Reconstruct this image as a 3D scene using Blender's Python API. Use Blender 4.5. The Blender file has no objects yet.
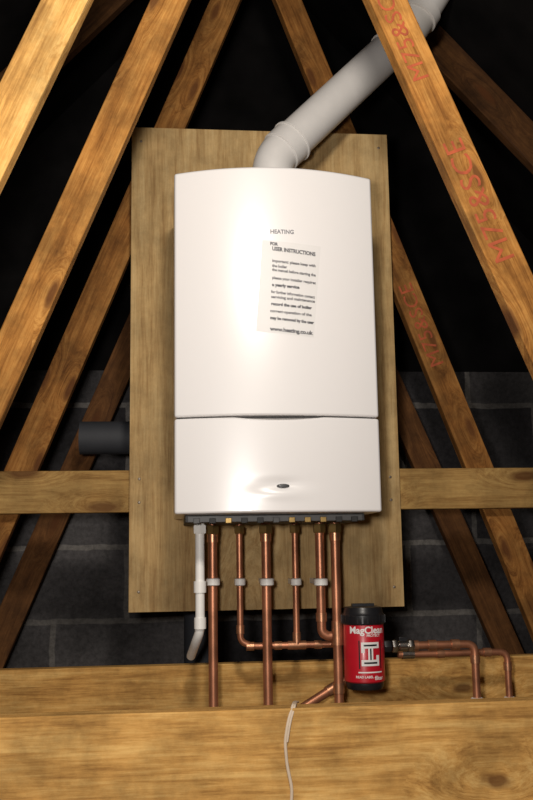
import bpy, bmesh, math, random
from mathutils import Vector, Matrix
random.seed(4)
S = bpy.context.scene
S.view_settings.view_transform = 'Standard'
S.view_settings.look = 'None'

# ---------------------------------------------------------------- camera
F = 950.0
CAM = Vector((0.0, -2.1, 1.4))
YAW, PITCH, ROLL = math.radians(6.0), math.radians(9.0), math.radians(-0.9)
R = Matrix.Rotation(-YAW, 3, 'Z') @ Matrix.Rotation(math.pi/2+PITCH, 3, 'X') @ Matrix.Rotation(ROLL, 3, 'Z')
cd = bpy.data.cameras.new("camera"); cam = bpy.data.objects.new("camera", cd)
S.collection.objects.link(cam)
cam.matrix_world = Matrix.Translation(CAM) @ R.to_4x4()
cd.sensor_fit = 'VERTICAL'; cd.sensor_height = 36; cd.lens = F/800*36
cd.clip_start = 0.05
S.camera = cam

def U(px, py, y):
    """survey: measured photo point -> real point on the vertical plane at depth y"""
    d = R @ Vector(((px-266.5)/F, (400-py)/F, -1))
    return CAM + d*((y-CAM.y)/d.y)

# ---------------------------------------------------------------- materials
def newmat(name):
    m = bpy.data.materials.new(name); m.use_nodes = True
    nt = m.node_tree; b = nt.nodes['Principled BSDF']
    return m, nt, b

def plain(name, col, rough=0.5, metal=0.0, coat=0.0, noise=0.06, nscale=40, bump=0.0):
    m, nt, b = newmat(name)
    tc = nt.nodes.new('ShaderNodeTexCoord')
    n = nt.nodes.new('ShaderNodeTexNoise'); n.inputs['Scale'].default_value = nscale; n.inputs['Detail'].default_value = 4
    nt.links.new(tc.outputs['Object'], n.inputs['Vector'])
    cr = nt.nodes.new('ShaderNodeValToRGB')
    cr.color_ramp.elements[0].position = 0.3; cr.color_ramp.elements[1].position = 0.7
    cr.color_ramp.elements[0].color = tuple(c*(1-noise) for c in col)+(1,)
    cr.color_ramp.elements[1].color = tuple(min(1, c*(1+noise)) for c in col)+(1,)
    nt.links.new(n.outputs['Fac'], cr.inputs['Fac'])
    nt.links.new(cr.outputs['Color'], b.inputs['Base Color'])
    b.inputs['Roughness'].default_value = rough; b.inputs['Metallic'].default_value = metal
    b.inputs['Coat Weight'].default_value = coat; b.inputs['Coat Roughness'].default_value = 0.17
    if bump:
        bp = nt.nodes.new('ShaderNodeBump'); bp.inputs['Strength'].default_value = bump; bp.inputs['Distance'].default_value = 0.002
        nt.links.new(n.outputs['Fac'], bp.inputs['Height']); nt.links.new(bp.outputs['Normal'], b.inputs['Normal'])
    return m

def wood(name, dark, mid, light, knot=(0.09, 0.03, 0.008), knots=True, axis='X', rough=0.8, kscale=(2.3, 6), stain=0.5, ring=1.0, keep=0.55, ksize=0.13):
    m, nt, b = newmat(name); N = nt.nodes.new; L = nt.links.new
    tc = N('ShaderNodeTexCoord'); oi = N('ShaderNodeObjectInfo')
    add = N('ShaderNodeVectorMath'); add.operation = 'ADD'
    mul = N('ShaderNodeMath'); mul.operation = 'MULTIPLY'; mul.inputs[1].default_value = 37.0
    L(oi.outputs['Random'], mul.inputs[0])
    L(tc.outputs['Object'], add.inputs[0]); L(mul.outputs[0], add.inputs[1])
    s = {'X': (1.0, 17, 17), 'Z': (17, 17, 1.0)}[axis]
    # knots (2-D cells on the face: along grain / across grain)
    sp = N('ShaderNodeSeparateXYZ'); L(add.outputs[0], sp.inputs[0])
    cb = N('ShaderNodeCombineXYZ')
    L(sp.outputs['X' if axis == 'X' else 'Z'], cb.inputs['X']); L(sp.outputs['Z' if axis == 'X' else 'X'], cb.inputs['Y'])
    mk = N('ShaderNodeVectorMath'); mk.operation = 'MULTIPLY'; mk.inputs[1].default_value = (kscale[0], kscale[1], 1)
    L(cb.outputs[0], mk.inputs[0])
    wn = N('ShaderNodeTexNoise'); wn.inputs['Scale'].default_value = 22; wn.inputs['Detail'].default_value = 2
    L(cb.outputs[0], wn.inputs['Vector'])
    ws = N('ShaderNodeVectorMath'); ws.operation = 'SCALE'; ws.inputs['Scale'].default_value = 0.09
    L(wn.outputs['Color'], ws.inputs[0])
    mk2 = N('ShaderNodeVectorMath'); mk2.operation = 'ADD'; L(mk.outputs[0], mk2.inputs[0]); L(ws.outputs[0], mk2.inputs[1])
    v = N('ShaderNodeTexVoronoi'); v.voronoi_dimensions = '2D'; v.inputs['Scale'].default_value = 1.0
    L(mk2.outputs[0], v.inputs['Vector'])
    # drop some knots at random
    sc_ = N('ShaderNodeSeparateColor'); L(v.outputs['Color'], sc_.inputs[0])
    kp = N('ShaderNodeMath'); kp.operation = 'LESS_THAN'; kp.inputs[1].default_value = keep
    L(sc_.outputs[0], kp.inputs[0])
    bend = N('ShaderNodeMapRange'); bend.inputs['From Min'].default_value = 0.0; bend.inputs['From Max'].default_value = 0.5
    bend.inputs['To Min'].default_value = 1.0; bend.inputs['To Max'].default_value = 0.0
    bend.interpolation_type = 'SMOOTHSTEP'
    L(v.outputs['Distance'], bend.inputs['Value'])
    bk = N('ShaderNodeMath'); bk.operation = 'MULTIPLY'; L(bend.outputs[0], bk.inputs[0]); L(kp.outputs[0], bk.inputs[1])
    bs = N('ShaderNodeVectorMath'); bs.operation = 'SCALE'; bs.inputs[0].default_value = (0, 0.06*ring, 0.06*ring) if axis == 'X' else (0.06*ring, 0.06*ring, 0)
    L(bk.outputs[0], bs.inputs['Scale'])
    a2 = N('ShaderNodeVectorMath'); a2.operation = 'ADD'
    L(add.outputs[0], a2.inputs[0]); L(bs.outputs[0], a2.inputs[1])
    mg = N('ShaderNodeMapping'); mg.inputs['Scale'].default_value = s
    L(a2.outputs[0], mg.inputs['Vector'])
    g = N('ShaderNodeTexNoise'); g.inputs['Scale'].default_value = 2.6; g.inputs['Detail'].default_value = 7; g.inputs['Roughness'].default_value = 0.65; g.inputs['Distortion'].default_value = 0.4
    L(mg.outputs[0], g.inputs['Vector'])
    fine = N('ShaderNodeTexNoise'); fine.inputs['Scale'].default_value = 11; fine.inputs['Detail'].default_value = 6; fine.inputs['Roughness'].default_value = 0.75
    L(mg.outputs[0], fine.inputs['Vector'])
    mixf = N('ShaderNodeMix'); mixf.inputs['Factor'].default_value = 0.45
    L(g.outputs['Fac'], mixf.inputs['A']); L(fine.outputs['Fac'], mixf.inputs['B'])
    cr = N('ShaderNodeValToRGB'); e = cr.color_ramp.elements
    e[0].position = 0.38; e[0].color = dark+(1,); e[1].position = 0.61; e[1].color = light+(1,)
    x = e.new(0.49); x.color = mid+(1,)
    L(mixf.outputs['Result'], cr.inputs['Fac'])
    # patches
    pn = N('ShaderNodeTexNoise'); pn.inputs['Scale'].default_value = 8; pn.inputs['Detail'].default_value = 6; pn.inputs['Roughness'].default_value = 0.7
    L(add.outputs[0], pn.inputs['Vector'])
    pr = N('ShaderNodeMapRange'); pr.inputs['From Min'].default_value = 0.35; pr.inputs['From Max'].default_value = 0.62
    pr.inputs['To Min'].default_value = 1.0-stain; pr.inputs['To Max'].default_value = 1.08
    L(pn.outputs['Fac'], pr.inputs['Value'])
    sc = N('ShaderNodeVectorMath'); sc.operation = 'SCALE'
    L(cr.outputs['Color'], sc.inputs[0]); L(pr.outputs[0], sc.inputs['Scale'])
    out = sc.outputs[0]
    if knots:
        km = N('ShaderNodeMapRange'); km.inputs['From Min'].default_value = ksize*0.6; km.inputs['From Max'].default_value = ksize*1.3
        km.inputs['To Min'].default_value = 0.8; km.inputs['To Max'].default_value = 0.0
        L(v.outputs['Distance'], km.inputs['Value'])
        kk = N('ShaderNodeMath'); kk.operation = 'MULTIPLY'; L(km.outputs[0], kk.inputs[0]); L(kp.outputs[0], kk.inputs[1])
        mx = N('ShaderNodeMix'); mx.data_type = 'RGBA'; mx.inputs['B'].default_value = knot+(1,)
        L(kk.outputs[0], mx.inputs['Factor']); L(out, mx.inputs['A']); out = mx.outputs['Result']
    L(out, b.inputs['Base Color'])
    b.inputs['Roughness'].default_value = rough
    b.inputs['Specular IOR Level'].default_value = 0.2
    bp = N('ShaderNodeBump'); bp.inputs['Strength'].default_value = 0.4; bp.inputs['Distance'].default_value = 0.003
    L(mixf.outputs['Result'], bp.inputs['Height']); L(bp.outputs['Normal'], b.inputs['Normal'])
    return m

def block_mat():
    m, nt, b = newmat("concrete_block"); N = nt.nodes.new; L = nt.links.new
    tc = N('ShaderNodeTexCoord'); sp = N('ShaderNodeSeparateXYZ'); cb = N('ShaderNodeCombineXYZ')
    L(tc.outputs['Object'], sp.inputs[0]); L(sp.outputs['X'], cb.inputs['X']); L(sp.outputs['Z'], cb.inputs['Y'])
    dn = N('ShaderNodeTexNoise'); dn.inputs['Scale'].default_value = 14; dn.inputs['Detail'].default_value = 3
    L(cb.outputs[0], dn.inputs['Vector'])
    ds = N('ShaderNodeVectorMath'); ds.operation = 'SCALE'; ds.inputs['Scale'].default_value = 0.014
    L(dn.outputs['Color'], ds.inputs[0])
    ad = N('ShaderNodeVectorMath'); ad.operation = 'ADD'; L(cb.outputs[0], ad.inputs[0]); L(ds.outputs[0], ad.inputs[1])
    mp = N('ShaderNodeMapping'); mp.inputs['Location'].default_value = (0.12, -0.075, 0)
    L(ad.outputs[0], mp.inputs['Vector'])
    br = N('ShaderNodeTexBrick'); br.inputs['Scale'].default_value = 1.0
    br.inputs['Brick Width'].default_value = 0.45; br.inputs['Row Height'].default_value = 0.225
    br.inputs['Mortar Size'].default_value = 0.010; br.inputs['Mortar Smooth'].default_value = 0.3
    br.inputs['Color1'].default_value = (0.034, 0.032, 0.034, 1); br.inputs['Color2'].default_value = (0.085, 0.08, 0.08, 1)
    br.inputs['Mortar'].default_value = (0.15, 0.14, 0.13, 1); br.inputs['Bias'].default_value = 0
    L(mp.outputs[0], br.inputs['Vector'])
    n = N('ShaderNodeTexNoise'); n.inputs['Scale'].default_value = 60; n.inputs['Detail'].default_value = 6; n.inputs['Roughness'].default_value = 0.7
    L(tc.outputs['Object'], n.inputs['Vector'])
    mr = N('ShaderNodeMapRange'); mr.inputs['From Min'].default_value = 0.3; mr.inputs['From Max'].default_value = 0.7; mr.inputs['To Min'].default_value = 0.6; mr.inputs['To Max'].default_value = 1.35
    L(n.outputs['Fac'], mr.inputs['Value'])
    n2 = N('ShaderNodeTexNoise'); n2.inputs['Scale'].default_value = 3.5; n2.inputs['Detail'].default_value = 4
    L(tc.outputs['Object'], n2.inputs['Vector'])
    mr2 = N('ShaderNodeMapRange'); mr2.inputs['From Min'].default_value = 0.35; mr2.inputs['From Max'].default_value = 0.65; mr2.inputs['To Min'].default_value = 0.45; mr2.inputs['To Max'].default_value = 1.2
    L(n2.outputs['Fac'], mr2.inputs['Value'])
    mm = N('ShaderNodeMath'); mm.operation = 'MULTIPLY'; L(mr.outputs[0], mm.inputs[0]); L(mr2.outputs[0], mm.inputs[1])
    sc = N('ShaderNodeVectorMath'); sc.operation = 'SCALE'; L(br.outputs['Color'], sc.inputs[0]); L(mm.outputs[0], sc.inputs['Scale'])
    L(sc.outputs[0], b.inputs['Base Color']); b.inputs['Roughness'].default_value = 0.95
    b.inputs['Specular IOR Level'].default_value = 0.1
    bp = N('ShaderNodeBump'); bp.inputs['Strength'].default_value = 0.7; bp.inputs['Distance'].default_value = 0.006
    L(n.outputs['Fac'], bp.inputs['Height']); L(bp.outputs['Normal'], b.inputs['Normal'])
    return m

M_block = block_mat()
M_felt = plain("roofing_felt", (0.006, 0.0055, 0.0055), 0.95, noise=0.4, nscale=8)
M_felt.node_tree.nodes['Principled BSDF'].inputs['Specular IOR Level'].default_value = 0.05
M_floor = wood("floor_chipboard", (0.16, 0.10, 0.05), (0.22, 0.15, 0.08), (0.28, 0.2, 0.11), knots=False)
M_new = wood("sawn_pine_pale", (0.34, 0.165, 0.042), (0.55, 0.295, 0.082), (0.71, 0.44, 0.15), stain=0.38, kscale=(2.6, 5.5), keep=0.5, ksize=0.075)
M_web = wood("sawn_pine_golden", (0.19, 0.072, 0.013), (0.36, 0.155, 0.033), (0.51, 0.255, 0.066), stain=0.48, kscale=(3.5, 13), ksize=0.12)
M_web2 = wood("sawn_pine_brown_dimmed", (0.15, 0.056, 0.011), (0.27, 0.112, 0.025), (0.38, 0.18, 0.047), stain=0.48, kscale=(3.5, 12), ksize=0.12)  # golden pine darkened: dimness of webs C and G put into the colour
M_webd = wood("pine_shaded", (0.07, 0.026, 0.008), (0.115, 0.046, 0.013), (0.17, 0.072, 0.022), stain=0.5, kscale=(3, 11))  # darkest web copy: shade on the rear truss is painted into its tones
M_raft = wood("dark_rafter_pine", (0.045, 0.018, 0.006), (0.08, 0.033, 0.010), (0.12, 0.052, 0.016), stain=0.5, kscale=(3, 11))  # same pine pattern in darker tones
M_rail = wood("batten_pine", (0.24, 0.125, 0.036), (0.36, 0.21, 0.068), (0.46, 0.29, 0.10), stain=0.35, kscale=(3, 9))
M_board = wood("plywood_face", (0.33, 0.20, 0.080), (0.455, 0.30, 0.130), (0.54, 0.38, 0.18), axis='Z', stain=0.30, kscale=(1.8, 3.5), knot=(0.2, 0.11, 0.045), ring=1.6, keep=0.4, ksize=0.04)
M_stamp = plain("red_stamp_ink", (0.34, 0.065, 0.020), 0.8, noise=0.3, nscale=45)
M_white = plain("white_enamel", (0.82, 0.80, 0.795), 0.32, coat=0.7, noise=0.003)
M_flue = plain("white_flue_plastic", (0.66, 0.64, 0.62), 0.38, noise=0.02)
M_chassis = plain("grey_chassis", (0.10, 0.10, 0.10), 0.5, noise=0.1)
M_seam = plain("dark_seam", (0.035, 0.035, 0.035), 0.6)
M_plastic = plain("white_pipe_plastic", (0.90, 0.88, 0.84), 0.45, noise=0.02)
M_duct = plain("grey_duct", (0.032, 0.034, 0.04), 0.7, noise=0.15, nscale=12)
M_copper = plain("copper", (0.47, 0.20, 0.11), 0.42, metal=0.72, noise=0.4, nscale=14)
M_copperd = plain("copper_fitting", (0.55, 0.27, 0.15), 0.36, metal=0.8, noise=0.25, nscale=50)
M_brass = plain("brass", (0.38, 0.25, 0.09), 0.4, metal=0.85, noise=0.15)
M_chrome = plain("nickel_fitting", (0.55, 0.53, 0.5), 0.25, metal=1.0, noise=0.1)
M_paper = plain("label_film", (0.74, 0.725, 0.715), 0.45, noise=0.01)
M_ink = plain("dark_print", (0.07, 0.07, 0.08), 0.5)
M_inkg = plain("grey_print", (0.20, 0.20, 0.22), 0.5)
M_black = plain("black_plastic", (0.012, 0.012, 0.014), 0.35, noise=0.2)
M_red = plain("red_canister", (0.50, 0.010, 0.022), 0.35, coat=0.2, noise=0.05)
M_lwhite = plain("white_print", (0.8, 0.78, 0.76), 0.5)
M_steel = plain("screw_steel", (0.22, 0.18, 0.14), 0.5, metal=0.8)
M_cable = plain("cable_sheath", (0.62, 0.50, 0.38), 0.35)
M_ind = plain("indicator_grey", (0.07, 0.07, 0.075), 0.3)

# ---------------------------------------------------------------- mesh builder
class MB:
    def __init__(s, *mats):
        s.bm = bmesh.new(); s.mats = list(mats)
    def mi(s, m):
        if m not in s.mats: s.mats.append(m)
        return s.mats.index(m)
    def face(s, vs, m, smooth=True):
        try:
            f = s.bm.faces.new(vs); f.material_index = s.mi(m); f.smooth = smooth; return f
        except ValueError: return None
    def box(s, c, size, m, rot=None):
        c = Vector(c); vs = []
        for i in (-.5, .5):
            for j in (-.5, .5):
                for k in (-.5, .5):
                    p = Vector((i*size[0], j*size[1], k*size[2]))
                    if rot: p = rot @ p
                    vs.append(s.bm.verts.new(c+p))
        for q in ((0,1,3,2),(4,6,7,5),(0,4,5,1),(2,3,7,6),(0,2,6,4),(1,5,7,3)):
            s.face([vs[i] for i in q], m, False)
    def rings(s, rs, m, caps=True, closed=True):
        rv = [[s.bm.verts.new(p) for p in r] for r in rs]
        n = len(rv[0])
        for a, b in zip(rv[:-1], rv[1:]):
            for i in range(n if closed else n-1):
                s.face([a[i], a[(i+1) % n], b[(i+1) % n], b[i]], m)
        if caps:
            s.face(list(reversed(rv[0])), m, False); s.face(rv[-1], m, False)
    def tube(s, pts, r, m, fillet=0.03, n=18):
        pts = [Vector(p) for p in pts]; path = [pts[0]]
        for i in range(1, len(pts)-1):
            a, p, b = pts[i-1], pts[i], pts[i+1]
            da, db = (a-p), (b-p)
            f = min(fillet, da.length*0.49, db.length*0.49)
            A, B = p+da.normalized()*f, p+db.normalized()*f
            for k in range(9):
                t = k/8; path.append(A*(1-t)**2+p*2*t*(1-t)+B*t*t)
        path.append(pts[-1])
        T = []
        for i in range(len(path)):
            d = path[min(i+1, len(path)-1)]-path[max(i-1, 0)]; T.append(d.normalized())
        up = Vector((0, 1, 0)) if abs(T[0].y) < 0.9 else Vector((1, 0, 0))
        u = (up - T[0]*up.dot(T[0])).normalized(); rs = []
        for p, t in zip(path, T):
            u = (u - t*u.dot(t)).normalized(); w = t.cross(u)
            rs.append([p+(u*math.cos(2*math.pi*k/n)+w*math.sin(2*math.pi*k/n))*r for k in range(n)])
        s.rings(rs, m)
    def sleeve(s, a, b, r, m, n=20):
        s.tube([a, b], r, m, n=n)
    def lathe(s, o, axis, prof, m, n=32):
        o = Vector(o); ax = Vector(axis).normalized()
        up = Vector((0, 1, 0)) if abs(ax.y) < 0.9 else Vector((1, 0, 0))
        u = (up-ax*up.dot(ax)).normalized(); w = ax.cross(u)
        s.rings([[o+ax*h+(u*math.cos(2*math.pi*k/n)+w*math.sin(2*math.pi*k/n))*rr for k in range(n)] for h, rr in prof], m)
    def nut(s, c, axis, r, h, m):
        s.lathe(Vector(c)-Vector(axis).normalized()*h/2, axis, [(0, r*.92), (h*.15, r), (h*.85, r), (h, r*.92)], m, n=6)
    def geo(s, vf, fn, m):
        vs, fs = vf
        bv = [s.bm.verts.new(fn(*v)) for v in vs]
        for f in fs: s.face([bv[i] for i in f], m, False)
    def done(s, name, loc=(0, 0, 0), rot=(0, 0, 0), bevel=0, parent=None, angle=35, origin=None):
        if origin is not None:
            for v in s.bm.verts: v.co -= Vector(origin)
            loc = origin
        me = bpy.data.meshes.new(name)
        bmesh.ops.recalc_face_normals(s.bm, faces=[f for f in s.bm.faces])
        s.bm.to_mesh(me); s.bm.free()
        for m in s.mats: me.materials.append(m)
        me.set_sharp_from_angle(angle=math.radians(angle))
        o = bpy.data.objects.new(name, me); S.collection.objects.link(o)
        o.location = loc; o.rotation_euler = rot
        if bevel:
            b = o.modifiers.new("bevel", 'BEVEL'); b.width = bevel; b.segments = 3; b.limit_method = 'ANGLE'; b.angle_limit = math.radians(40)
        if parent: o.parent = parent
        return o

def text_geo(txt, size, bold=0.0, align='CENTER'):
    cu = bpy.data.curves.new("t", 'FONT'); cu.body = txt; cu.size = size; cu.offset = bold
    cu.align_x = align; cu.align_y = 'CENTER'; cu.resolution_u = 3
    o = bpy.data.objects.new("t", cu); S.collection.objects.link(o)
    dg = bpy.context.evaluated_depsgraph_get()
    me = bpy.data.meshes.new_from_object(o.evaluated_get(dg))
    vs = [(v.co.x, v.co.y) for v in me.vertices]; fs = [tuple(p.vertices) for p in me.polygons]
    bpy.data.objects.remove(o); bpy.data.curves.remove(cu); bpy.data.meshes.remove(me)
    return vs, fs

def empty(name, loc=(0, 0, 0)):
    e = bpy.data.objects.new(name, None); S.collection.objects.link(e); e.location = loc; e.empty_display_size = 0.1
    return e

# ---------------------------------------------------------------- loft shell
RX, RZ, RS = 0.26, 3.55, 1.1      # ridge x, ridge z, slope
EAVE = RZ/RS
WALL_Y = 0.95
b = MB(M_floor); b.box((RX, (WALL_Y-3.6)/2, -0.02), (2*EAVE, WALL_Y+3.6, 0.04), M_floor); b.done("floor")
# gable: blockwork below, dark felt sheet above stands in for the shade up there
ZBLK = U(480, 372, WALL_Y).z
hw = (RZ-ZBLK)/RS
b = MB(M_block)
def prism(poly, y0, y1, mat):
    f1 = [b.bm.verts.new((x, y0, z)) for x, z in poly]; f2 = [b.bm.verts.new((x, y1, z)) for x, z in poly]
    b.face(f1, mat, False); b.face(list(reversed(f2)), mat, False); n = len(poly)
    for i in range(n): b.face([f1[i], f1[(i+1) % n], f2[(i+1) % n], f2[i]], mat, False)
prism([(RX-EAVE, 0), (RX+EAVE, 0), (RX+hw, ZBLK), (RX-hw, ZBLK)], WALL_Y, WALL_Y+0.1, M_block)
prism([(RX-hw, ZBLK), (RX+hw, ZBLK), (RX, RZ)], WALL_Y+0.03, WALL_Y+0.1, M_felt)
b.done("wall_back")
for sgn, nm in ((-1, "roof_slope_left"), (1, "roof_slope_right")):
    b = MB(M_felt)
    q = [(RX, RZ), (RX+sgn*EAVE, 0), (RX+sgn*(EAVE+0.03), 0.0), (RX, RZ+0.035)]
    a = [b.bm.verts.new((x, WALL_Y+0.1, z)) for x, z in q]; c = [b.bm.verts.new((x, -3.6, z)) for x, z in q]
    for i in range(4): b.face([a[i], a[(i+1) % 4], c[(i+1) % 4], c[i]], M_felt, False)
    b.face(a, M_felt, False); b.face(c, M_felt, False)
    b.done(nm)

def roof_z(x): return RZ-RS*abs(x-RX)

def timber(name, p1, p2, yf, w, th, mat, stamps=(), bevel=0.0025):
    """p1,p2 = (x,z) of centreline ends, front face at y=yf"""
    dx, dz = p2[0]-p1[0], p2[1]-p1[1]; Lh = math.hypot(dx, dz); th_ = math.atan2(dz, dx)
    m = MB(mat); m.box((0, 0, 0), (Lh, th, w), mat)
    for txt, size, t, off in stamps:       # t = distance from p1
        g = text_geo(txt, size, 0.0)
        m.geo(g, lambda u, v, t=t, off=off: Vector((t-Lh/2+u*1.1, -th/2-0.0006, off+v)), M_stamp)
    return m.done(name, loc=((p1[0]+p2[0])/2, yf+th/2, (p1[1]+p2[1])/2), rot=(0, -th_, 0), bevel=bevel)

def web(a, b_, y, w, mat, th=0.036, stamps=(), ztop=9.0):
    A, B = U(*a, y), U(*b_, y)           # A lower, B upper
    d = Vector((B.x-A.x, B.z-A.z)); 
    k = (0.05-A.z)/d.y; lo = (A.x+d.x*k, 0.05)
    t = 1.0
    while t < 20:
        x, z = A.x+d.x*t, A.z+d.y*t
        if z > ztop or z > roof_z(x)-0.22 or (x-RX)*(A.x-RX) < 0.002: break
        t += 0.005
    hi = (A.x+d.x*t, A.z+d.y*t)
    def dist(px, py):
        P = U(px, py, y); return math.hypot(P.x-lo[0], P.z-lo[1])
    st = [(s[0], s[1], dist(*s[2]), s[3]) for s in stamps]
    return timber("truss_web", lo, hi, y, w, th, mat, st)

ZNODE = U(266, 190, 0.80).z      # rear truss webs meet a horizontal collar tie behind the board
web((0, 131), (64, 0), -0.45, 0.078, M_new)                                # A
web((0, 375), (169, 0), -0.20, 0.074, M_web)                               # B
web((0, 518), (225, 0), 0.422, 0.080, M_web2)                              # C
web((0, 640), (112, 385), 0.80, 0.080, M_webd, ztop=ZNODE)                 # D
web((533, 318), (389, 0), -0.37, 0.075, M_web,
    stamps=(("M75&SCE", 0.060, (480, 200), 0.0), ("M75&SCE", 0.050, (405, 30), 0.005)))    # E
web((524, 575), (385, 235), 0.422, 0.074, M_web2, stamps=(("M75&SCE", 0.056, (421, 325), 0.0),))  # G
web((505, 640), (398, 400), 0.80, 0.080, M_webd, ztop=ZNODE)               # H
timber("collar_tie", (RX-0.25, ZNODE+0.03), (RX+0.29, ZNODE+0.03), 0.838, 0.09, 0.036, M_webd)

# rafters along the underside of the roof
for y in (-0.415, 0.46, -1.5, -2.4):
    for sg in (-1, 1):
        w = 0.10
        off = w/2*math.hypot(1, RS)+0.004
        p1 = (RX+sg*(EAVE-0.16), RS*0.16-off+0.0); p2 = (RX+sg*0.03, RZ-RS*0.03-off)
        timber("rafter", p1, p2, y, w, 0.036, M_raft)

# horizontal rail behind the board
zr = (U(60, 491, 0.38).z+U(465, 489, 0.38).z)/2
timber("timber_rail", (-1.7, zr), (2.2, zr), 0.381, 0.108, 0.038, M_rail)
# lower rear beam
zt = (U(60, 668, 0.38).z+U(460, 658, 0.38).z)/2
timber("timber_beam", (-2.2, zt-0.11), (2.7, zt-0.11), 0.381, 0.22, 0.040, M_new)
# foreground beam
zf = (U(10, 714, -0.30).z+U(525, 704, -0.30).z)/2
FB = timber("timber_beam", (-2.1, zf-0.15), (2.6, zf-0.15), -0.30, 0.30, 0.047, M_new, bevel=0.003)

# ---------------------------------------------------------------- backing board
YB = 0.362
bl, brr = U(128.5, 611, YB), U(404.5, 608, YB); tl = U(130, 127, YB)
bx0, bx1, bz0, bz1 = bl.x, brr.x, (bl.z+brr.z)/2, tl.z
b = MB(M_board)
b.box(((bx0+bx1)/2, YB+0.009, (bz0+bz1)/2), (bx1-bx0, 0.018, bz1-bz0), M_board)
for sx in (bx0+0.025, bx1-0.025):
    for sz in (bz1-0.04, zr+0.03, zr-0.03, bz0+0.05):
        b.lathe((sx, YB+0.001, sz), (0, -1, 0), [(0, 0.004), (0.0015, 0.004), (0.002, 0.003)], M_steel, n=12)
b.done("backing_board", origin=((bx0+bx1)/2, YB+0.009, (bz0+bz1)/2), bevel=0.0015)

# ---------------------------------------------------------------- boiler
cl, crr = U(174, 513, 0), U(382, 513, 0)
tL, tR = U(175, 173.5, 0), U(371, 178.5, 0)
X0, X1 = (cl.x*0.6+tL.x*0.4), (crr.x*0.6+tR.x*0.4)
ZB, ZT = (cl.z+crr.z)/2, (tL.z+tR.z)/2
BW, BX = X1-X0, (X0+X1)/2
ZS = U(277, 416, -0.03).z
BOW = 0.036
def bow(x): return -BOW*(1-(2*x/BW)**2)
boiler = empty("wall_mounted_boiler", (BX, 0.18, ZB))
def loc(p): return Vector(p)-Vector((BX, 0.18, ZB))
hz = U(279, 486, -0.03).z
def dent(x, z):
    dx = (x-0.005)/0.05; dz = (z-(hz+0.004))/0.013
    bump = 0.005*math.exp(-(dx*dx+dz*dz))
    dz2 = (z-(hz-0.018))/0.012
    return bump - 0.003*math.exp(-(dx*dx+dz2*dz2))
def casing(name, z0, ztop, nz, dents=False):
    m = MB(M_white); rs = []; nx = 72
    for k in range(nz+1):
        t = k/nz; r = []
        for i in range(nx+1):
            x = -BW/2+BW*i/nx; z = z0+(ztop(x)-z0)*t
            y = bow(x)+(dent(x, z) if dents else 0)
            r.append(loc((BX+x, y, z)))
        zz = z0+(ztop(BW/2)-z0)*t
        for x, y in ((BW/2, 0.10), (BW/2, 0.335), (-BW/2, 0.335), (-BW/2, 0.10)):
            r.append(loc((BX+x, y, zz)))
        rs.append(r)
    m.rings(rs, M_white)
    return m.done(name, bevel=0.005, parent=boiler)
def smile(x):
    return ZS-0.0022-0.006*max(0, 1-((x-0.0)/0.10)**2)
casing("upper_casing", ZS+0.0012, lambda x: ZT+0.008*(1-(2*x/BW)**2), 24)
casing("lower_door", ZB, smile, 40, True)
m = MB(M_seam)
m.box(loc((BX, 0.165, (ZB+ZT)/2+0.01)), (BW-0.03, 0.32, ZT-ZB-0.03), M_seam)
m.done("inner_chassis", parent=boiler)
m = MB(M_chassis)
m.box(loc((BX, 0.349, (ZB+ZT)/2+0.005)), (BW-0.05, 0.026, ZT-ZB-0.03), M_chassis)
m.done("wall_frame", parent=boiler, bevel=0.002)
m = MB(M_chassis)
m.box(loc((BX, 0.20, ZB-0.008)), (BW-0.05, 0.25, 0.016), M_seam)
m.box(loc((BX, 0.075, ZB-0.009)), (BW-0.06, 0.004, 0.014), M_chassis)
for i in range(11):
    x = X0+0.05+i*(BW-0.1)/10
    m.box(loc((x, 0.07, ZB-0.013)), (0.014, 0.012, 0.012), random.choice([M_brass, M_chassis, M_seam, M_seam]))
m.done("underside_tray", parent=boiler, bevel=0.001)
m = MB(M_ind)
c = Vector((BX+0.005, bow(0)+0.001, hz))
n = 28
rs = []
for h, sc in ((0.004, 1.15), (-0.001, 1.1), (-0.0025, 0.9), (-0.003, 0.4)):
    rs.append([loc((c.x+0.0125*sc*math.cos(2*math.pi*k/n), c.y+h, c.z+0.0042*sc*math.sin(2*math.pi*k/n))) for k in range(n)])
m.rings(rs, M_ind); m.done("status_indicator", parent=boiler)
def onfront(u, z, off): return loc((BX+u, bow(u)-off, z))
def ux(px, py): return U(px, py, -0.034).x-BX
def uz(px, py): return U(px, py, -0.034).z
m = MB(M_paper)
C = [(262, 240), (321, 246), (314, 337), (256, 331)]
cc = [(ux(*p), uz(*p)) for p in C]
g = []
for j in range(13):
    row = []
    for i in range(13):
        s_, t_ = i/12, j/12
        u = (cc[0][0]*(1-s_)+cc[1][0]*s_)*(1-t_)+(cc[3][0]*(1-s_)+cc[2][0]*s_)*t_
        z = (cc[0][1]*(1-s_)+cc[1][1]*s_)*(1-t_)+(cc[3][1]*(1-s_)+cc[2][1]*s_)*t_
        row.append(m.bm.verts.new(onfront(u, z, 0.0007)))
    g.append(row)
for j in range(12):
    for i in range(12): m.face([g[j][i], g[j][i+1], g[j+1][i+1], g[j+1][i]], M_paper)
m.done("label_film", parent=boiler)
m = MB(M_ink)
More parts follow.
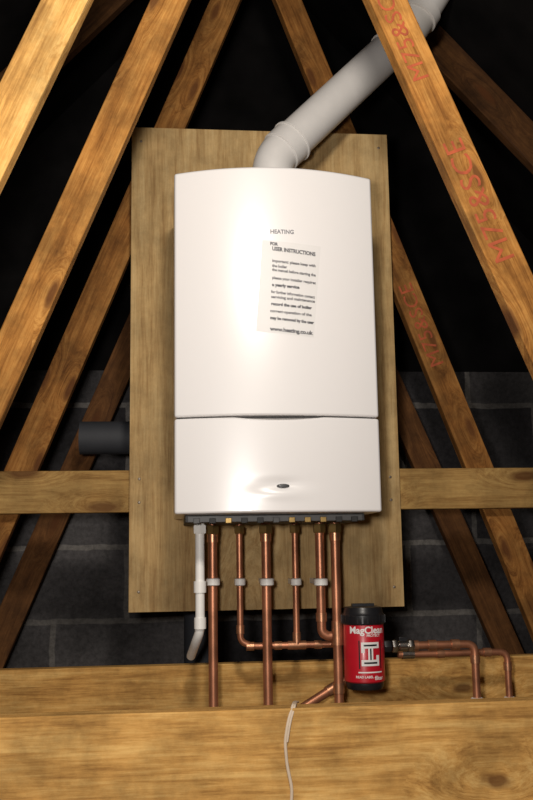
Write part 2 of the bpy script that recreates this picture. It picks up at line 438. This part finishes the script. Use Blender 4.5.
lines = [(270, 244, "FOR", .010, 1), (272, 249, "USER INSTRUCTIONS", .0125, 1), (272, 261, "important: please keep with", .0095, 0), (272, 266, "the boiler", .0095, 0),
         (272, 270, "the manual before starting the", .0095, 0), (272, 278, "please your installer requires", .0095, 0),
         (272, 285, "a yearly service", .010, 1), (271, 292, "for further information contact", .0095, 0), (271, 297, "servicing and maintenance", .0095, 0),
         (271, 304, "record the use of boiler", .0095, 1), (270, 311, "correct operation of the", .0095, 0), (270, 318, "may be removed by the user", .0095, 1),
         (270, 329, "www.heating.co.uk", .0125, 1)]
for px, py, s_, sz, bold in lines:
    g_ = text_geo(s_, sz, 0.00055 if bold else 0.0003, 'LEFT')
    wmax = max(v[0] for v in g_[0]); tgt = (0.100 if len(s_) > 15 else wmax*0.9); kx = min(1, tgt/wmax)
    u0, z0 = ux(px, py), uz(px, py)
    m.geo(g_, lambda u, v, u0=u0, z0=z0, kx=kx: onfront(u0+u*kx, z0+v-0.09*u, 0.0014), M_ink)
g_ = text_geo("HEATING", 0.0135, 0.0004, 'LEFT')
u0, z0 = ux(270, 232), uz(270, 232)
m.geo(g_, lambda u, v: onfront(u0+u*0.95, z0+v, 0.0009), M_inkg)
m.done("front_lettering", parent=boiler)

# ---------------------------------------------------------------- flue
m = MB(M_flue)
P1 = U(272, 160, 0.17)
P0 = Vector((P1.x, 0.17, ZT-0.01))
P2 = U(407, 34, 0.29); P3 = U(447, -30, 0.30)
d = (P3-P2).normalized(); t = 0
while t < 3 and (P2+d*t).z < roof_z((P2+d*t).x)-0.01: t += 0.01
P4 = P2+d*t
r = 0.051
m.tube([P0, P1, P2, P4], r, M_flue, fillet=0.04, n=36)
dd = (P2-P1).normalized()
def ringat(c, d, hw, rr): m.lathe(c-d*hw, d, [(0, r), (0.002, rr), (hw*2-0.002, rr), (hw*2, r)], M_flue, n=36)
ringat(P1+dd*0.060, dd, 0.026, r+0.004)
ringat(P1+dd*0.082, dd, 0.004, r+0.007)
ringat(P2-dd*0.075, dd, 0.022, r+0.005)
ringat(P2+d*0.075, d, 0.018, r+0.006)
m.lathe((P0.x, 0.17, ZT+0.004), (0, 0, 1), [(0, 0.075), (0.012, 0.075), (0.018, 0.06)], M_flue, n=36)
m.done("flue_pipe", origin=P1)

# grey duct behind the board, coming down to the floor behind it
m = MB(M_duct)
a = U(80, 438, 0.62); bq = U(200, 436, 0.62)
m.tube([(a.x, 0.62, a.z), (bq.x, 0.62, a.z), (bq.x, 0.62, 0.0)], 0.047, M_duct, fillet=0.09, n=28)
m.done("ventilation_duct", origin=(bq.x, 0.62, a.z))

# ---------------------------------------------------------------- pipework
def clip(m, px, py, y, r):
    c = U(px, py, y)
    m.lathe(c-Vector((0, 0, 0.009)), (0, 0, 1), [(0, r+.002), (.002, r+.0055), (.016, r+.0055), (.018, r+.002)], M_plastic, n=24)
    m.box(c+Vector((0, (YB-y)/2, 0)), (0.014, YB-y-0.002, 0.012), M_plastic)
YP = 0.22
for px, px_clip in ((213, 1), (267, 1), (337, 0)):
    m = MB(M_copper); a = U(px, 620, YP)
    m.tube([(a.x, YP, ZB-0.014), (a.x, YP, 0.002)], 0.0112, M_copper)
    m.nut((a.x, YP, ZB-0.03), (0, 0, 1), 0.017, 0.022, M_brass)
    m.sleeve((a.x, YP, ZB-0.06), (a.x, YP, ZB-0.04), 0.0135, M_copperd)
    if px_clip: clip(m, px, 582, YP, 0.0112)
    if px == 337:
        z = U(337, 633, YP).z
        m.sleeve((a.x, YP, z-0.028), (a.x, YP, z+0.028), 0.014, M_copperd)
        z = U(337, 688, YP).z
        m.sleeve((a.x, YP, z-0.012), (a.x, YP, z+0.012), 0.0135, M_copperd)
    m.done("copper_pipe", origin=(a.x, YP, 0.7))
YS = 0.258
m = MB(M_copper)
a = U(240, 600, YS); h = U(258, 646, YS); e = U(337, 646, YP)
m.tube([(a.x, YS, ZB-0.014), (a.x, YS, h.z+0.012), (a.x+0.028, YS, h.z), (e.x, YS, h.z), (e.x, YP+0.0125, h.z)], 0.0078, M_copper, fillet=0.014)
c4 = U(296, 600, YS)
m.tube([(c4.x, YS, ZB-0.014), (c4.x, YS, h.z)], 0.0078, M_copper)
m.sleeve((c4.x, YS, h.z+0.002), (c4.x, YS, h.z+0.03), 0.0102, M_copperd)
m.sleeve((c4.x-0.022, YS, h.z), (c4.x+0.022, YS, h.z), 0.0102, M_copperd)
for q in (U(250, 641, YS).x, U(278, 646, YS).x, U(318, 646, YS).x):
    m.sleeve((q-0.009, YS, h.z), (q+0.009, YS, h.z), 0.0100, M_copperd)
m.sleeve((a.x, YS, h.z+0.03), (a.x, YS, h.z+0.05), 0.0100, M_copperd)
for x in (a.x, c4.x): m.nut((x, YS, ZB-0.03), (0, 0, 1), 0.013, 0.02, M_brass)
clip(m, 240, 582, YS, 0.0078); clip(m, 296, 582, YS, 0.0078)
m.done("copper_pipe_branch", origin=(a.x, YS, h.z))
m = MB(M_copper)
a = U(321, 600, YP); z = U(330, 636, YP).z; e = U(337, 636, YP)
m.tube([(a.x, YP, ZB-0.014), (a.x, YP, z+0.01), (a.x+0.014, YP, z), (e.x-0.013, YP, z)], 0.0112, M_copper, fillet=0.02)
m.nut((a.x, YP, ZB-0.03), (0, 0, 1), 0.016, 0.022, M_brass)
m.sleeve((a.x, YP, z+0.035), (a.x, YP, z+0.055), 0.0135, M_copperd)
clip(m, 321, 582, YP, 0.0112)
m.done("copper_pipe", origin=(a.x, YP, z))
# white condensate pipe
m = MB(M_plastic)
y = 0.15; a = U(200, 600, y)
e1 = U(200, 631, y); e2 = U(196, 642, 0.18); e3 = U(191, 656, 0.27)
m.tube([(a.x, y, ZB-0.01), (a.x, y, e1.z), e2, e3], 0.0108, M_plastic, fillet=0.02)
q = U(200, 590, y).z
m.sleeve((a.x, y, q-0.006), (a.x, y, q+0.02), 0.0145, M_plastic)
m.sleeve((a.x, y, e1.z+0.005), (a.x, y, e1.z+0.03), 0.0138, M_plastic)
m.nut((a.x, y, ZB-0.03), (0, 0, 1), 0.016, 0.02, M_plastic)
m.done("condensate_pipe", origin=(a.x, y, e1.z))

# ---------------------------------------------------------------- magnetic filter
YF = 0.20
fc = U(364, 650, YF); fzT = U(364, 607, YF-0.03).z; fzB = U(364, 690, YF-0.03).z
FH = fzT-fzB; FR = 0.0485
filt = empty("magnetic_filter", (fc.x, YF, fzB))
m = MB(M_red)
m.lathe((0, 0, 0), (0, 0, 1), [(0, FR*.86), (0.004, FR*.9), (0.012, FR*.93), (0.018, FR*.93)], M_black, 48)
m.lathe((0, 0, 0.016), (0, 0, 1), [(0, FR*.93), (0.003, FR), (FH*0.70, FR), (FH*0.70+.003, FR*.97)], M_red, 48)
m.done("canister", parent=filt)
m = MB(M_black)
zc = 0.016+FH*0.70
m.lathe((0, 0, zc), (0, 0, 1), [(0, FR*1.03), (0.003, FR*1.06), (0.022, FR*1.06), (0.026, FR*.98), (0.034, FR*.95), (0.040, FR*.9), (0.042, FR*.6)], M_black, 48)
for k in range(28):
    an = 2*math.pi*k/28
    m.box((math.cos(an)*FR*1.05, math.sin(an)*FR*1.05, zc+0.0125), (0.004, 0.004, 0.018), M_black, Matrix.Rotation(an, 3, 'Z'))
m.box((0.0, 0, zc+0.043), (FR*1.1, 0.014, 0.010), M_black)
m.done("screw_cap", parent=filt)
def wrap(z0, off, a0=0.0):
    return lambda u, v: Vector((math.sin(u/FR+a0)*(FR+off), -math.cos(u/FR+a0)*(FR+off), z0+v))
def rect(x0, x1, z0, z1, nseg=6):
    vs = []; fs = []
    for i in range(nseg+1):
        x = x0+(x1-x0)*i/nseg; vs += [(x, z0), (x, z1)]
        if i: fs.append((2*i-2, 2*i, 2*i+1, 2*i-1))
    return vs, fs
m = MB(M_lwhite)
m.geo(text_geo("MagClean", 0.0225, 0.0006), wrap(0.137, 0.0008), M_lwhite)
m.geo(text_geo("PROTECT", 0.008, 0.0002), wrap(0.125, 0.0008, 0.3), M_lwhite)
# emblem: two linked white bars with a stem (magnet symbol)
W_ = wrap(0, 0.0008, 0.12)
for q in ((-.022, .022, .096, .110), (-.022, .022, .056, .070), (-.006, .006, .070, .096), (-.022, -.014, .086, .096), (.014, .022, .070, .080), (-.03, .03, .040, .043)):
    m.geo(rect(*q), W_, M_lwhite)
m.geo(text_geo("READ LABEL", 0.0075, 0.0002), wrap(0.031, 0.0008, -0.2), M_lwhite)
m.geo(text_geo("filter", 0.013, 0.0003), wrap(0.028, 0.0008, 0.55), M_lwhite)
m.done("label_print", parent=filt)
m = MB(M_black)
W_ = wrap(0, 0.0014, 0.12)
for q in ((-.016, .016, .101, .105), (-.016, .016, .061, .065), (-.0018, .0018, .070, .096), (-.028, -.025, .05, .114), (.025, .028, .05, .114)):
    m.geo(rect(*q), W_, M_black)
m.done("label_strokes", parent=filt)
zc2 = U(395, 646, YF).z-fzB
m = MB(M_chrome)
m.nut((FR+0.008, 0, zc2), (1, 0, 0), 0.015, 0.018, M_black)
m.nut((FR+0.026, 0, zc2), (1, 0, 0), 0.0165, 0.014, M_chrome)
m.lathe((FR+0.034, 0, zc2), (1, 0, 0), [(0, 0.010), (0.004, 0.013), (0.022, 0.013), (0.026, 0.010)], M_chrome, 24)
m.box((FR+0.047, -0.001, zc2+0.016), (0.02, 0.008, 0.010), M_black)
m.nut((FR+0.066, 0, zc2), (1, 0, 0), 0.0155, 0.014, M_chrome)
m.box((0, 0.10, 0.10), (0.03, 0.12, 0.03), M_black)
m.done("isolating_valve", parent=filt, bevel=0.0008)

# outlet pipes to the right
m = MB(M_copper)
z = fzB+zc2; x0 = fc.x+FR+0.074; a = U(475, 655, YF)
m.tube([(x0, YF, z), (a.x, YF, z), (a.x, YF, 0.002)], 0.0095, M_copper, fillet=0.022)
for px in (414, 432, 455): 
    q = U(px, 646, YF).x; m.sleeve((q-0.010, YF, z), (q+0.010, YF, z), 0.0122, M_copperd)
m.sleeve((a.x, YF, z-0.045), (a.x, YF, z-0.025), 0.0118, M_copperd)
q = U(477, 701, YF).z
m.lathe((a.x, YF, q-0.008), (0, 0, 1), [(0, .015), (.014, .015), (.016, .012)], M_plastic, 20)
m.done("copper_pipe", origin=(a.x, YF, z))
m = MB(M_copper)
y2 = 0.275; z2 = U(460, 653, y2).z; a = U(508, 670, y2); s0 = U(398, 653, y2)
m.tube([(s0.x, y2, z2), (a.x, y2, z2), (a.x, y2, 0.002)], 0.0085, M_copper, fillet=0.022)
m.sleeve((s0.x+0.01, y2, z2), (s0.x+0.04, y2, z2), 0.0115, M_chrome)
for px in (440, 487):
    q = U(px, 653, y2).x; m.sleeve((q-0.010, y2, z2), (q+0.010, y2, z2), 0.0112, M_copperd)
m.sleeve((a.x, y2, z2-0.045), (a.x, y2, z2-0.025), 0.0108, M_copperd)
q = U(509, 700, y2).z
m.lathe((a.x, y2, q-0.008), (0, 0, 1), [(0, .014), (.014, .014), (.016, .011)], M_plastic, 20)
m.done("copper_pipe", origin=(a.x, y2, z2))
# slanting pipe under the filter
m = MB(M_copper)
A_, B_ = U(296, 712, 0.29), U(352, 676, 0.315)
D_ = (A_-B_).normalized()
m.tube([B_, A_, A_+D_*0.12], 0.0112, M_copper)
m.sleeve(A_+(B_-A_)*0.55, A_+(B_-A_)*0.75, 0.0137, M_copperd)
m.done("copper_pipe", origin=B_)

# thin cable hanging over the foreground beam
m = MB(M_cable)
yb = -0.304
p = [U(296, 702, -0.20), U(294, 706, -0.252)+Vector((0, 0, 0.006)), U(293, 707.5, -0.295)+Vector((0, 0, 0.004)), U(288, 722, yb), U(285, 742, yb), U(287, 765, yb), U(292, 788, yb), U(291, 812, yb), U(290, 850, yb)]
m.tube(p, 0.0030, M_cable, fillet=0.012, n=10)
m.tube([q+Vector((0.004, 0.0, 0)) for q in p[:5]], 0.0022, M_cable, fillet=0.012, n=10)
m.done("electric_cable", origin=p[3])

# ---------------------------------------------------------------- light
def point(name, loc_, P, rad, col):
    l = bpy.data.lights.new(name, 'POINT'); l.energy = P; l.shadow_soft_size = rad; l.color = col
    o = bpy.data.objects.new(name, l); S.collection.objects.link(o); o.location = loc_
point("loft_bulb", (0.13, -1.35, 2.40), 58, 0.08, (1, 0.92, 0.82))
point("inspection_lamp", (-0.12, -2.0, 1.50), 76, 0.06, (1, 0.94, 0.885))
w = bpy.data.worlds.new("world"); S.world = w; w.use_nodes = True
w.node_tree.nodes['Background'].inputs['Color'].default_value = (0.5, 0.45, 0.4, 1)
w.node_tree.nodes['Background'].inputs['Strength'].default_value = 0.01
